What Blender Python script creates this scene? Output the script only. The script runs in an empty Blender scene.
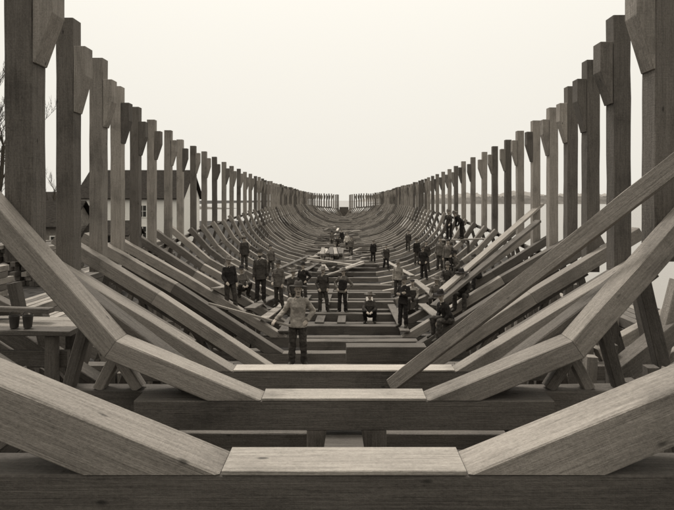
import bpy, bmesh, math, random
from mathutils import Vector, Matrix, noise
random.seed(7)
R = random.Random(11)
scene = bpy.context.scene
COL = scene.collection
H = 6.6          # camera height above the yard
F = 560.0
CX, CY = 344.0, 200.0

# ---------------------------------------------------------------- materials
def nt(mat):
    mat.use_nodes = True
    t = mat.node_tree
    t.nodes.clear()
    return t, t.nodes, t.links

def wood(name, light, dark, rough=0.85, grain=1.0, rnd=0.36):
    m = bpy.data.materials.new(name)
    t, N, L = nt(m)
    out = N.new('ShaderNodeOutputMaterial'); b = N.new('ShaderNodeBsdfPrincipled')
    L.new(b.outputs[0], out.inputs[0])
    b.inputs['Roughness'].default_value = rough
    b.inputs['Specular IOR Level'].default_value = 0.25
    tc = N.new('ShaderNodeTexCoord'); oi = N.new('ShaderNodeObjectInfo')
    off = N.new('ShaderNodeVectorMath'); off.operation = 'MULTIPLY_ADD'
    cmb = N.new('ShaderNodeCombineXYZ')
    for i in range(3): L.new(oi.outputs['Random'], cmb.inputs[i])
    L.new(cmb.outputs[0], off.inputs[0]); off.inputs[1].default_value = (37, 53, 71)
    L.new(tc.outputs['Object'], off.inputs[2])
    def mapped(s):
        mp = N.new('ShaderNodeMapping'); mp.inputs['Scale'].default_value = s
        L.new(off.outputs[0], mp.inputs[0]); return mp.outputs[0]
    def noise_(vec, sc, det, ro=0.6, dist=0.0):
        n = N.new('ShaderNodeTexNoise'); n.inputs['Scale'].default_value = sc
        n.inputs['Detail'].default_value = det; n.inputs['Roughness'].default_value = ro
        n.inputs['Distortion'].default_value = dist
        L.new(vec, n.inputs['Vector']); return n.outputs['Fac']
    def mrange(v, a, bb, c, d):
        n = N.new('ShaderNodeMapRange'); L.new(v, n.inputs[0])
        for i, x in enumerate((a, bb, c, d)): n.inputs[i+1].default_value = x
        return n.outputs[0]
    def math_(op, a, bv):
        n = N.new('ShaderNodeMath'); n.operation = op
        for i, x in enumerate((a, bv)):
            if isinstance(x, (int, float)): n.inputs[i].default_value = x
            else: L.new(x, n.inputs[i])
        return n.outputs[0]
    g1 = noise_(mapped((0.6, 11, 11)), 3.0, 8, 0.68, 0.7)
    g2 = noise_(mapped((0.5, 48, 48)), 2.0, 5, 0.65, 0.3)
    st = noise_(mapped((1, 1.3, 1.3)), 1.1, 7, 0.6)
    sp = noise_(mapped((1, 1.6, 1.6)), 36, 6, 0.75)
    ramp = N.new('ShaderNodeValToRGB')
    ramp.color_ramp.elements[0].position = 0.34; ramp.color_ramp.elements[0].color = (*dark, 1)
    ramp.color_ramp.elements[1].position = 0.60; ramp.color_ramp.elements[1].color = (*light, 1)
    mix = math_('ADD', math_('MULTIPLY', g1, 0.42), math_('MULTIPLY', st, 0.20))
    mix = math_('ADD', mix, math_('MULTIPLY', sp, 0.38))
    L.new(mix, ramp.inputs[0])
    crack = mrange(g2, 0.27, 0.35, 0.5, 1.0)
    stain = mrange(st, 0.32, 0.46, 0.7, 1.0)
    rv = mrange(oi.outputs['Random'], 0, 1, 1 - rnd/2, 1 + rnd/2)
    fac = math_('MULTIPLY', math_('MULTIPLY', crack, stain), rv)
    vo = N.new('ShaderNodeTexVoronoi'); vo.inputs['Scale'].default_value = 1.7
    L.new(mapped((0.9, 2.2, 2.2)), vo.inputs['Vector'])
    kn = mrange(vo.outputs['Distance'], 0.03, 0.07, 0.35, 1.0)
    fac = math_('MULTIPLY', fac, kn)
    mul = N.new('ShaderNodeVectorMath'); mul.operation = 'SCALE'
    L.new(ramp.outputs[0], mul.inputs[0]); L.new(fac, mul.inputs['Scale'])
    L.new(mul.outputs[0], b.inputs['Base Color'])
    rg = noise_(mapped((40, 2.6, 2.6)), 1.6, 4, 0.65, 0.6)
    hgt = math_('ADD', math_('MULTIPLY', rg, 0.5), math_('MULTIPLY', g2, 0.8))
    hgt = math_('ADD', hgt, math_('MULTIPLY', g1, 0.8))
    hgt = math_('ADD', hgt, math_('MULTIPLY', sp, 0.9))
    bp = N.new('ShaderNodeBump'); bp.inputs['Strength'].default_value = 0.7*grain
    bp.inputs['Distance'].default_value = 0.016
    L.new(hgt, bp.inputs['Height']); L.new(bp.outputs[0], b.inputs['Normal'])
    return m

def plain(name, c, rough=0.9, var=0.3, scale=6.0, bump=0.3, stretch=(1, 1, 1), spec=0.2):
    m = bpy.data.materials.new(name)
    t, N, L = nt(m)
    out = N.new('ShaderNodeOutputMaterial'); b = N.new('ShaderNodeBsdfPrincipled')
    L.new(b.outputs[0], out.inputs[0]); b.inputs['Roughness'].default_value = rough
    b.inputs['Specular IOR Level'].default_value = spec
    tc = N.new('ShaderNodeTexCoord'); mp = N.new('ShaderNodeMapping')
    mp.inputs['Scale'].default_value = stretch
    L.new(tc.outputs['Object'], mp.inputs[0])
    n = N.new('ShaderNodeTexNoise'); n.inputs['Scale'].default_value = scale
    n.inputs['Detail'].default_value = 6
    L.new(mp.outputs[0], n.inputs['Vector'])
    r = N.new('ShaderNodeValToRGB')
    r.color_ramp.elements[0].position = 0.3; r.color_ramp.elements[1].position = 0.7
    r.color_ramp.elements[0].color = (*[x*(1-var) for x in c], 1)
    r.color_ramp.elements[1].color = (*[min(1, x*(1+var)) for x in c], 1)
    L.new(n.outputs['Fac'], r.inputs[0]); L.new(r.outputs[0], b.inputs['Base Color'])
    if bump:
        bp = N.new('ShaderNodeBump'); bp.inputs['Strength'].default_value = bump
        bp.inputs['Distance'].default_value = 0.03
        L.new(n.outputs['Fac'], bp.inputs['Height']); L.new(bp.outputs[0], b.inputs['Normal'])
    return m

M_TIM = wood('timber_weathered', (0.33, 0.298, 0.262), (0.12, 0.107, 0.092))
M_TIM2 = wood('timber_dark', (0.16, 0.143, 0.125), (0.05, 0.044, 0.038))
M_PLK = wood('plank_fresh_and_lit_top', (0.48, 0.436, 0.384), (0.21, 0.19, 0.166))
M_SKIN = plain('skin', (0.40, 0.345, 0.29), 0.6, 0.12, 20, 0.1)
M_HAIR = plain('hair_dark', (0.03, 0.026, 0.02), 0.7, 0.3, 60, 0.4)
M_EYE = plain('eye_dark', (0.02, 0.018, 0.015), 0.3, 0.1, 5, 0)
CL = {
 'black': plain('cloth_black', (0.024, 0.021, 0.019), 0.95, 0.4, 9, 0.6),
 'dark': plain('cloth_dark', (0.052, 0.046, 0.040), 0.95, 0.4, 9, 0.6),
 'mid': plain('cloth_mid', (0.12, 0.107, 0.093), 0.95, 0.35, 9, 0.6),
 'light': plain('cloth_tan', (0.27, 0.243, 0.21), 0.95, 0.35, 7, 0.7),
 'pale': plain('cloth_pale', (0.50, 0.455, 0.40), 0.95, 0.2, 9, 0.5)}
M_BOOT = plain('boot_leather', (0.03, 0.026, 0.02), 0.6, 0.3, 12, 0.3)

# ---------------------------------------------------------------- helpers
def empty(name, loc, label, cat, group=None):
    e = bpy.data.objects.new(name, None)
    e.empty_display_size = 0.3
    e.location = loc
    COL.objects.link(e)
    e['label'] = label; e['category'] = cat
    if group: e['group'] = group
    return e

def tag(o, label, cat, group=None):
    o['label'] = label; o['category'] = cat
    if group: o['group'] = group
    return o

def put(o, parent=None, mat4=None):
    COL.objects.link(o)
    if mat4 is None: mat4 = Matrix()
    if parent is not None:
        o.parent = parent
        o.matrix_parent_inverse = Matrix.Translation(-Vector(parent.location))
    o.matrix_basis = mat4
    return o

def mesh_obj(name, verts, faces, mat, parent=None, mat4=None, smooth=False):
    me = bpy.data.meshes.new(name)
    me.from_pydata([tuple(v) for v in verts], [], faces)
    me.materials.append(mat)
    if smooth:
        for p in me.polygons: p.use_smooth = True
    me.update()
    return put(bpy.data.objects.new(name, me), parent, mat4)

def beam(name, p0, p1, w, h, mat, parent=None, up=(0, 0, 1), m0=0.0, m1=0.0,
         top=False, jit=0.005, ch=0.010, gap=0.002):
    """squared timber from p0 to p1; local X = length. top=True: p0-p1 is the centre of its upper face"""
    p0 = Vector(p0); p1 = Vector(p1); d = p1 - p0; Ln = d.length; X = d.normalized()
    up = Vector(up); Z = (up - X*up.dot(X))
    if Z.length < 1e-4: Z = Vector((0, 1, 0)) - X*X.y
    Z.normalize(); Y = Z.cross(X)
    M = Matrix((( X.x, Y.x, Z.x, p0.x), (X.y, Y.y, Z.y, p0.y), (X.z, Y.z, Z.z, p0.z), (0, 0, 0, 1)))
    z1 = 0.0 if top else h/2; z0 = z1 - h; y1 = w/2; y0 = -w/2
    c = min(ch, w*0.15, h*0.15)
    sec = [(y0+c, z0), (y1-c, z0), (y1, z0+c), (y1, z1-c), (y1-c, z1), (y0+c, z1), (y0, z1-c), (y0, z0+c)]
    n = max(1, int(Ln/0.45)); n = min(n, 14)
    vs = []
    for i in range(n+1):
        tt = i/n
        for (yy, zz) in sec:
            xa = gap + m0*zz; xb = Ln - gap - m1*zz
            j = jit if 0 < i < n else jit*0.4
            vs.append((xa + (xb-xa)*tt, yy + R.uniform(-j, j), zz + R.uniform(-j, j)))
    fs = []
    for i in range(n):
        for k in range(8):
            a = i*8+k; b2 = i*8+(k+1) % 8
            fs.append((a, b2, b2+8, a+8))
    fs.append(tuple(reversed(range(8)))); fs.append(tuple(n*8+k for k in range(8)))
    me = bpy.data.meshes.new(name)
    me.from_pydata(vs, [], fs)
    bm = bmesh.new(); bm.from_mesh(me); bmesh.ops.recalc_face_normals(bm, faces=bm.faces); bm.to_mesh(me); bm.free()
    me.materials.append(mat)
    return put(bpy.data.objects.new(name, me), parent, M)

def prism(name, pts, y0, y1, mat, parent=None):
    n = len(pts)
    vs = [(p[1], y0, -p[0]) for p in pts] + [(p[1], y1, -p[0]) for p in pts]
    fs = [tuple(range(n)), tuple(reversed(range(n, 2*n)))] + [(i, (i+1) % n, (i+1) % n+n, i+n) for i in range(n)]
    me = bpy.data.meshes.new(name); me.from_pydata(vs, [], fs)
    bm = bmesh.new(); bm.from_mesh(me); bmesh.ops.recalc_face_normals(bm, faces=bm.faces)
    bmesh.ops.bevel(bm, geom=list(bm.edges), offset=0.006, segments=1, affect='EDGES')
    bm.to_mesh(me); bm.free(); me.materials.append(mat)
    M = Matrix(((0, 0, -1, 0), (0, 1, 0, 0), (1, 0, 0, 0), (0, 0, 0, 1)))
    return put(bpy.data.objects.new(name, me), parent, M)

# ---------------------------------------------------------------- hull shape
KEYS = [
 # y      P1x  P1d   P2x  P2d   P3x  P3d   P4x  P4d  postx top
 (3.15, (.70, 1.55, 2.5, .81, 2.9, .42, 3.2, .1, 3.35, 2.9)),
 (5.85, (.87, 2.10, 2.38, 1.47, 2.9, .88, 3.39, .33, 3.56, 2.95)),
 (8.8,  (1.75, 2.70, 2.6, 2.2, 3.5, 1.68, 4.34, 1.15, 4.56, 2.98)),
 (11.7, (1.5, 3.52, 2.6, 2.75, 3.9, 1.95, 5.14, 1.2, 5.34, 3.02)),
 (14.6, (1.6, 4.0, 2.9, 3.15, 4.4, 2.2, 5.9, 1.35, 6.08, 3.0)),
 (17.5, (1.8, 4.3, 3.2, 3.4, 4.9, 2.4, 6.5, 1.5, 6.67, 2.98)),
 (20.4, (2.0, 4.5, 3.6, 3.6, 5.4, 2.6, 7.0, 1.6, 7.15, 2.96)),
 (26.2, (2.4, 4.65, 4.3, 3.85, 6.3, 2.75, 7.65, 1.6, 7.8, 2.88)),
 (32,   (2.6, 4.8, 4.9, 4.1, 6.9, 2.95, 8.0, 1.5, 8.1, 2.78)),
 (44,   (2.8, 5.0, 5.4, 4.3, 7.4, 2.95, 8.2, 1.2, 8.3, 2.45)),
 (60,   (2.8, 5.1, 5.5, 4.4, 7.5, 2.8, 8.3, .9, 8.4, 2.15)),
 (90,   (2.6, 5.0, 5.3, 4.2, 7.4, 2.6, 8.3, .8, 8.4, 1.95)),
 (108,  (2.2, 4.7, 4.6, 4.0, 7.0, 2.6, 8.2, .8, 8.3, 1.8)),
 (120,  (1.4, 4.3, 3.6, 3.8, 6.2, 2.6, 7.8, .9, 7.9, 1.7)),
 (127,  (.9, 4.1, 2.7, 3.7, 5.2, 2.7, 6.8, 1.1, 6.9, 1.6)),
 (131,  (.6, 4.0, 2.0, 3.6, 4.0, 2.8, 5.3, 1.3, 5.4, 1.55)),
 (133.4, (.4, 4.0, 1.3, 3.6, 2.7, 2.9, 3.6, 1.5, 3.7, 1.5)),
 (135,  (.2, 4.0, .7, 3.6, 1.4, 3.0, 2.0, 1.8, 2.1, 1.4)),
 (135.9, (.15, 4.0, .4, 3.6, .8, 3.0, 1.2, 2.0, 1.3, 1.25))]
def shape(y):
    if y <= KEYS[0][0]: return KEYS[0][1]
    for (a, ka), (b, kb) in zip(KEYS, KEYS[1:]):
        if y <= b:
            t = (y-a)/(b-a)
            return tuple(p+(q-p)*t for p, q in zip(ka, kb))
    return KEYS[-1][1]
def surf(x, y):
    s = shape(y); x = abs(x)
    P = [(0, s[1]), (s[0], s[1]), (s[2], s[3]), (s[4], s[5]), (s[6], s[7])]
    for (a, da), (b, db) in zip(P, P[1:]):
        if x <= b: return H - (da + (db-da)*(x-a)/(b-a+1e-6))
    return H - P[-1][1]

YS = [3.15, 5.85, 8.8]
while YS[-1] < 52: YS.append(YS[-1] + 2.9)
while YS[-1] < 116.5: YS.append(YS[-1] + 2.4)
YS += [119.2, 121.2, 123.0, 124.7, 126.2, 127.6, 128.9, 130.1, 131.1, 132.0, 132.8, 133.5, 134.1, 134.6, 135.05, 135.45, 135.8]
SID = 0.30
HW = [2.9, 2.2, 2.75, 2.7, 2.7, 2.9, 3.1]
def tm(p): return M_TIM2 if R.random() < p else M_TIM
for fi, y in enumerate(YS):
    s = shape(y)
    par = empty('ship_frame', (0, y, H - s[1]),
        'squared timber hull frame with upright top timbers' if fi > 1 else
        'heavy timber hull frame with low flat floor and angled futtocks', 'ship frame', 'hull frames of the unfinished wooden ship')
    mld = 0.26 if fi < 12 else R.uniform(.22, .26)
    if fi == 0: mld = .30
    if fi == 1: mld = .22
    yc = y + SID/2
    seat = fi < 7
    for side in (1, -1):
        P = [Vector((0, 0)), Vector((s[0], -s[1])), Vector((s[2], -s[3])), Vector((s[4], -s[5])), Vector((s[6], -s[7]))]
        P[0].y = -s[1]
        d = (P[4]-P[3]).normalized(); ext = 0.6 if fi < 9 else 0.1
        if side == 1 and 2 <= fi <= 6: ext = (0, 0, 1.5, 1.2, .9, .8, .6)[fi]
        if side == -1 and 2 <= fi <= 4: ext = 1.0
        if y < 119: P[4] = P[4] + d*ext
        if fi > 8 and y < 119:
            j = .045
            P[2] += Vector((0, R.uniform(-j, j))); P[3] += Vector((R.uniform(-j, j), R.uniform(-j, j)))
            P[4] += d*R.uniform(-.1, .2)
        pts = P[:]
        if fi < 7: pts = [P[0], P[1], P[2], P[4]] if fi < 2 else [P[0], P[1], P[4]] if fi == 2 else [P[0], P[1], P[3], P[4]]
        elif fi > 8:
            q = [P[0]]
            for a, b in zip(P[1:], P[2:]): q += [a.lerp(b, .25), a.lerp(b, .75)]
            q[1] = P[0].lerp(P[1], .8); q.insert(2, P[1].lerp(P[2], .25)); q[-1] = P[4]
            pts = q
        dirs = [(b-a).normalized() for a, b in zip(pts, pts[1:])]
        tans = []
        for a, b in zip(dirs, dirs[1:]):
            ang = math.atan2(a.x*b.y-a.y*b.x, a.dot(b)); tans.append(math.tan(ang/2))
        fm = tm(.25) if fi > 3 else M_TIM
        for k in range(1, len(pts)-1):
            a = pts[k]; b = pts[k+1]; dd = dirs[k]
            m0 = tans[k-1]
            if k == 1 and seat: m0 = -dd.x/dd.y
            beam('futtock', (side*a.x, yc, H+a.y+(.003 if k == 1 and seat else 0)), (side*b.x, yc, H+b.y), SID, mld, fm if (fi < 4 or R.random() < .7) else tm(.4), par,
                 up=(-dd.y*side, 0, dd.x), m0=m0, m1=(tans[k] if k < len(tans) else 0), top=True, jit=.006 if not (k == 1 and seat) else .003)
        # second layer with its joint staggered from the first
        if 0 < fi < 7:
            a = pts[1].lerp(pts[2], .38 if fi != 2 else .2); b = pts[-2].lerp(pts[-1], .6 if fi == 1 else .5) if len(pts) > 3 else pts[1].lerp(pts[2], .85)
            nn = (b-a).normalized(); dn = Vector((nn.y, -nn.x))*(.17 if len(pts) > 3 else .06)
            a += dn; b += dn
            beam('futtock', (side*a.x, y+SID+.135, H+a.y), (side*b.x, y+SID+.135, H+b.y), .25, .24, M_TIM2, par, up=(-nn.y*side, 0, nn.x), top=True)
        if side == 1:
            if seat:
                hw = HW[fi]
                if fi < 3:
                    beam('floor_timber', (-hw, yc, H-s[1]-.002), (hw, yc, H-s[1]-.002), SID-.008, .31, M_TIM2, par, top=True, jit=.002)  # darker timber puts the front face's shade into the colour
                    beam('floor_lit_top', (-s[0]+.01, yc, H-s[1]+.028), (s[0]-.01, yc, H-s[1]+.028), SID+.006, .028, M_PLK, par, top=True, jit=.001, ch=.004)  # thin pale strip added so the beam's top is coloured as lit
                else:
                    beam('floor_timber', (-hw, yc, H-s[1]), (hw, yc, H-s[1]), SID-.008, .31, tm(.3), par, top=True, jit=.003)
            else:
                beam('floor_timber', (-pts[1].x, yc, H-s[1]), (pts[1].x, yc, H-s[1]), SID, mld, tm(.6), par, m0=tans[0], m1=tans[0], top=True)
        px = side*(s[8] + R.uniform(-.02, .02)*(1 if y < 130 else .3)); ptop = H + s[9] + R.uniform(-.05, .05)*(1 if y < 60 else 1.5)
        pw = 0.28 if fi != 1 else 0.31
        pb = H - s[7] - 0.35
        yp0 = y + SID + 0.004
        lean = R.uniform(-.025, .025)*(1 if y < 130 else .3)
        beam('top_timber', (px, yp0+.145, pb), (px+lean, yp0+.145, ptop), .285, pw, M_TIM2 if fi < 2 else tm(.45), par, up=(1, 0, 0))
        bw = 0.20 + R.uniform(-.01, .02); bt = ptop - .42 + R.uniform(-.05, .05); bb = ptop - 1.5 + R.uniform(-.06, .06)
        xi = px + lean - side*(pw/2 + .008)
        if y < 134.3: prism('scarf_block', [(xi, bt), (xi-side*bw, bt), (xi-side*bw, bt-.48), (xi-side*.02, bb), (xi, bb)], yp0+.004, yp0+.275, tm(.3), par)
    if 0 < fi < 9:
        yb = y + SID + .16
        for side in (1, -1):
            hw = HW[fi] if fi < 7 else 3.2
            beam('bearer', (side*(hw-.9), yb+.02, H-s[1]-.03), (side*(s[6]+.2), yb+.02, H-s[1]-.01), .26, .24, M_TIM2, par, top=True)
            for (xa, xb) in ((hw-.1, hw-.55), (hw+.1, hw+.75), (hw+.55, hw+.3), (hw+.9, hw+.65), (hw+1.3, hw+1.75)):
                if abs(xb) > s[6]-.2: continue
                zb = surf(xb, y) - .3
                zt = H-s[1]-.02
                if zb > zt + .2:
                    beam('strut', (side*xa, yb, zt+.003), (side*xb, yb+.0, zb), .12, .14, tm(.6), par, up=(0, 1, 0))
e = empty('end_post', (0, 136.9, H-5), 'thick low upright post closing the far end of the hull', 'end post')
beam('post', (0, 136.9, H-5.2), (0, 136.9, H-1.7), .5, 2.2, M_TIM2, e, up=(1, 0, 0))
beam('knee', (0, 136.3, H-4.5), (0, 133.2, H-4.25), .4, .35, M_TIM2, e)

keel = [(y, shape(y)[1]) for y in YS]
vs, fs = [], []
for (y, d) in keel:
    z = H - d - .36
    for (xx, zz) in ((-.19, z-.42), (.19, z-.42), (.19, z), (-.19, z)): vs.append((xx, y, zz))
for i in range(len(keel)-1):
    for k in range(4):
        a = i*4+k; b = i*4+(k+1) % 4; fs.append((a, b, b+4, a+4))
fs += [(3, 2, 1, 0), tuple(len(vs)-4+k for k in range(4))]
tag(mesh_obj('keel', vs, fs, M_TIM2), 'long squared timber keel running under the frames', 'keel')
for y in [4.4, 7.9, 10.2, 13.2, 16, 19, 22, 27, 33, 39, 45]:
    d = shape(y)[1]; zt = H - d - .36 - .45
    e = empty('keel_block', (0, y, 0.3), 'stack of short crossed timbers propping up the keel', 'keel block', 'blocks under the keel')
    z = .32; k = 0
    while z < zt - .1:
        hh = min(.34, zt - z - .004)
        if hh < .06: break
        if k % 2 == 0: beam('block_timber', (-.75, y, z+hh/2), (.75, y, z+hh/2), .34, hh-.004, M_TIM2, e)
        else:
            for sx in (-.45, .45): beam('block_timber', (sx, y-.4, z+hh/2), (sx, y+.4, z+hh/2), .3, hh-.004, M_TIM2, e)
        z += hh; k += 1

for (x, w) in ((-.29, .3), (.34, .32)):
    tag(beam('stub_post', (x, 6.75, .6), (x, 6.75, H-2.62), w, .28, M_TIM, up=(0, 1, 0)), 'short thick upright timber standing between two frames', 'timber post', 'uprights between frames')
for (a, b, w, h) in (((-2.15, 7.35, H-3.0), (2.1, 7.35, H-3.02), .28, .2), ((-2.9, 8.2, H-3.75), (2.9, 8.2, H-3.7), .3, .26),
                     ((-3.4, 4.7, H-2.85), (3.4, 4.7, H-2.8), .28, .26), ((.05, 13.4, H-3.47), (1.95, 13.45, H-3.48), .4, .36),
                     ((-3.6, 7.0, H-3.5), (3.7, 7.15, H-3.6), .3, .3), ((-3.6, 10.4, H-3.95), (3.7, 10.3, H-4.0), .3, .3),
                     ((-1.9, 13.0, H-3.85), (.9, 13.05, H-3.86), .32, .3), ((-1.2, 16.0, H-4.0), (2.1, 16.1, H-4.02), .34, .32),
                     ((-2.2, 19.1, H-4.25), (1.9, 19.0, H-4.25), .34, .3), ((-1.8, 21.9, H-4.4), (2.4, 21.8, H-4.42), .34, .3), ((-2.4, 24.8, H-4.5), (2.2, 24.9, H-4.5), .34, .3),
                     ((-2.5, 27.6, H-4.55), (2.3, 27.7, H-4.56), .34, .3), ((-2.3, 30.6, H-4.6), (2.6, 30.5, H-4.62), .34, .3),
                     ((-3.2, 5.5, H-3.4), (3.3, 5.3, H-3.45), .3, .3), ((-4.2, 9.3, H-3.3), (-1.2, 9.35, H-3.35), .26, .26), ((1.1, 9.3, H-3.35), (4.3, 9.35, H-3.3), .26, .26),
                     ((-4.0, 6.1, H-4.3), (4.0, 6.3, H-4.2), .34, .3), ((-3.8, 8.9, H-4.7), (3.8, 9.2, H-4.6), .34, .3)):
    tag(beam('staging_beam', a, b, w, h, M_TIM2, top=True), 'thick squared timber laid across between the hull frames', 'timber beam', 'beams laid across the hull')
for (a, b) in (((-2.6, 7.6, .3), (-.6, 7.6, H-3.1)), ((-.9, 7.9, .3), (-2.7, 7.85, H-2.95)), ((2.5, 7.6, .3), (.7, 7.6, H-3.1)), ((.8, 7.9, .3), (2.8, 7.85, H-2.95)),
               ((-3.9, 6.9, .3), (-2.5, 6.7, H-1.9)), ((3.9, 6.9, .3), (2.5, 6.7, H-1.9)),
               ((-1.3, 5.0, .3), (-2.9, 4.9, H-1.5)), ((1.3, 5.0, .3), (2.9, 4.9, H-1.5)), ((-3.2, 5.2, .3), (-1.8, 5.1, H-2.3)), ((3.2, 5.2, .3), (1.8, 5.1, H-2.3)),
               ((-.8, 4.6, H-2.75), (-3.1, 4.5, H-1.15)), ((.8, 4.6, H-2.75), (3.1, 4.5, H-1.15)),
               ((-4.9, 10.5, .3), (-3.2, 10.3, H-2.4)), ((4.9, 10.5, .3), (3.2, 10.3, H-2.4)), ((3.3, 10.8, .3), (5.0, 10.6, H-1.7)), ((-3.3, 10.8, .3), (-5.0, 10.6, H-1.7)),
               ((5.4, 8.3, .3), (4.2, 8.0, H-1.25)), ((3.4, 7.8, .3), (4.6, 7.7, H-1.1)), ((6.4, 9.9, .3), (5.1, 9.7, H-1.0)), ((5.0, 9.6, .3), (6.1, 9.5, H-.9)),
               ((-4.9, 8.3, .3), (-3.6, 8.0, H-1.7)), ((-3.0, 7.8, .3), (-4.2, 7.7, H-1.5)), ((-4.6, 9.6, .3), (-5.6, 9.5, H-1.4))):
    tag(beam('brace', a, b, .16, .18, tm(.75), up=(0, 1, 0)), 'raking timber brace standing under the near frames', 'brace', 'braces under the hull')

for fi, y in enumerate(YS[:26]):
    s = shape(y)
    for side in (1, -1):
        if fi == 0: continue
        za = H - s[7] - .55
        if fi > 2 or side == 1:
            tag(beam('shore', (side*(s[6]+1.5), y+.95, .25), (side*(s[6]+.1), y+.8, za+.1), .16, .16, M_TIM2, up=(0, 1, 0)),
            'raking timber shore propping the side of the hull', 'shore', 'shores outside the hull')
        if fi < 8:
            for q in range(6):
                xx = s[2]-.1 + (s[6]+(.3 if side == 1 else -.15)-s[2])*q/5.0
                for yo in (.7, 1.7):
                    if R.random() < .66:
                        dx = R.uniform(-.3, .3)
                        tag(beam('shore', (side*(xx+dx), y+yo+.1, .25), (side*xx, y+yo, min(surf(xx, y), surf(xx, y+2.9))-.34), .14, .14, tm(.7), up=(0, 1, 0)),
                        'upright timber shore under the bilge of the hull', 'shore', 'shores outside the hull')

def ribband(side, idx, y0, off, w, h, label):
    pts = []
    for y in YS:
        if y < y0 or y > 135: continue
        s = shape(y)
        i = idx; a = Vector((s[2*i], -s[2*i+1]))
        b0 = Vector((s[2*i-2], -s[2*i-1])); t = (a-b0).normalized()
        nrm = Vector((t.y, -t.x)); p = a + nrm*(off); x, z = p.x, p.y
        pts.append(Vector((side*x, y+.15, H+z)))
    vs, fs = [], []
    for p in pts:
        for (a, b) in ((-w/2, -h/2), (w/2, -h/2), (w/2, h/2), (-w/2, h/2)): vs.append((p.x+a, p.y, p.z+b))
    for i in range(len(pts)-1):
        for k in range(4):
            a = i*4+k; b = i*4+(k+1) % 4; fs.append((a, b, b+4, a+4))
    fs += [(3, 2, 1, 0), tuple(len(vs)-4+k for k in range(4))]
    tag(mesh_obj('ribband', vs, fs, M_TIM2), label, 'ribband', 'ribbands along the hull')
for side in (1, -1):
    ribband(side, 4, 17, .42, .1, .16, 'long thin batten bent along the outside of the frames')
    ribband(side, 3, 17, .42, .12, .16, 'long thin batten bent along the outside of the frames')

# ---------------------------------------------------------------- braces and loose planks
def loose(a, b, w, h, mat, label, cat='plank', name='plank', grp='loose planks about the hull', up=(0, 0, 1)):
    return tag(beam(name, a, b, w, h, mat, up=up), label, cat, grp)
loose((3.75, 5.2, H+.85), (.73, 8.62, H-2.85), .10, .20, M_TIM, 'long slim raking timber brace across the hull', 'timber brace', 'raking_brace', 'raking braces', up=(0, 0, 1))
loose((7.4, 21, H-.15), (2.9, 16.8, H-2.75), .24, .09, M_TIM, 'long plank leaning up over the side frames')
loose((6.9, 19.9, H-.75), (2.6, 16.3, H-3.1), .24, .09, M_TIM2, 'long plank leaning up over the side frames')

WALK = []
def walkway(x0, y0, x1, y1, w=.3, mat=None):
    mat = mat or tm(.6)
    hi = 0
    z0 = surf(x0, y0); z1 = surf(x1, y1)
    for y in YS:
        if y0-.1 <= y <= y1+.1:
            for yy in (y, y+.3):
                t = (yy-y0)/(y1-y0); x = x0+(x1-x0)*t
                for xx in (x-w/2, x+w/2): hi = max(hi, surf(xx, y)-(z0+(z1-z0)*t))
    z0 += hi+.03; z1 += hi+.03
    loose((x0, y0, z0), (x1, y1, z1), w, .05, mat, 'rough plank laid along the frames as a gangway', grp='gangway planks inside the hull')
    WALK.append((x0, y0, z0+.025, x1, y1, z1+.025))
walkway(-2.95, 17.4, -2.95, 23.8, .34); walkway(-2.5, 17.4, -2.45, 23.8, .3)
walkway(-1.9, 17.4, -1.7, 26.6, .32, M_TIM2); walkway(-.9, 20.3, -.7, 29.5, .32, M_TIM2); walkway(-.1, 20.3, .1, 29.5, .3, M_TIM2)
walkway(1.0, 20.3, 1.2, 26.6, .32); walkway(1.9, 17.4, 2.0, 23.8, .3, M_TIM2); walkway(2.6, 14.5, 2.9, 20.8, .3)
walkway(-4.0, 17.4, -4.2, 23.8, .3); walkway(3.4, 20.3, 3.7, 29.4, .3)
for (xa, ya, xb, yb) in ((-3.6, 29.3, -2.4, 41), (-3.1, 32, -2.0, 44), (-4.2, 35, -3.0, 50), (-1.7, 38, -1.2, 52), (-2.9, 44, -2.2, 56), (3.9, 32, 3.3, 44)):
    walkway(xa, ya, xb, yb, .3)
for i in range(60):
    y = R.uniform(34, 92); x = R.gauss(-.4, 1.1); L = R.uniform(1.5, 6.0); a = R.gauss(math.pi/2, .45) if R.random() < .5 else R.gauss(0, .5)
    dx, dy = math.cos(a)*L/2, math.sin(a)*L/2
    z = max(surf(x-dx, y-dy), surf(x+dx, y+dy), surf(x, y)) + R.uniform(.04, .3)
    loose((x-dx, y-dy, z), (x+dx, y+dy, z+R.uniform(-.05, .3)), R.uniform(.15, .32), R.uniform(.05, .2), M_PLK if R.random() < .1 else tm(.6), 'loose plank lying on the floor frames of the hull', grp='loose planks in the hull')
for j in range(5):
    for i in range(5):
        yy = 47 + R.uniform(-.5, .5)
        loose((-1.7+i*.36, yy-3, H-4.95+j*.17), (-1.7+i*.36+R.uniform(-.3, .3), yy+3, H-4.95+j*.17), .3, .14, M_PLK if R.random() < .15 else tm(.4), 'board in a pile lying on the floor of the hull', grp='loose planks in the hull')

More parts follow.
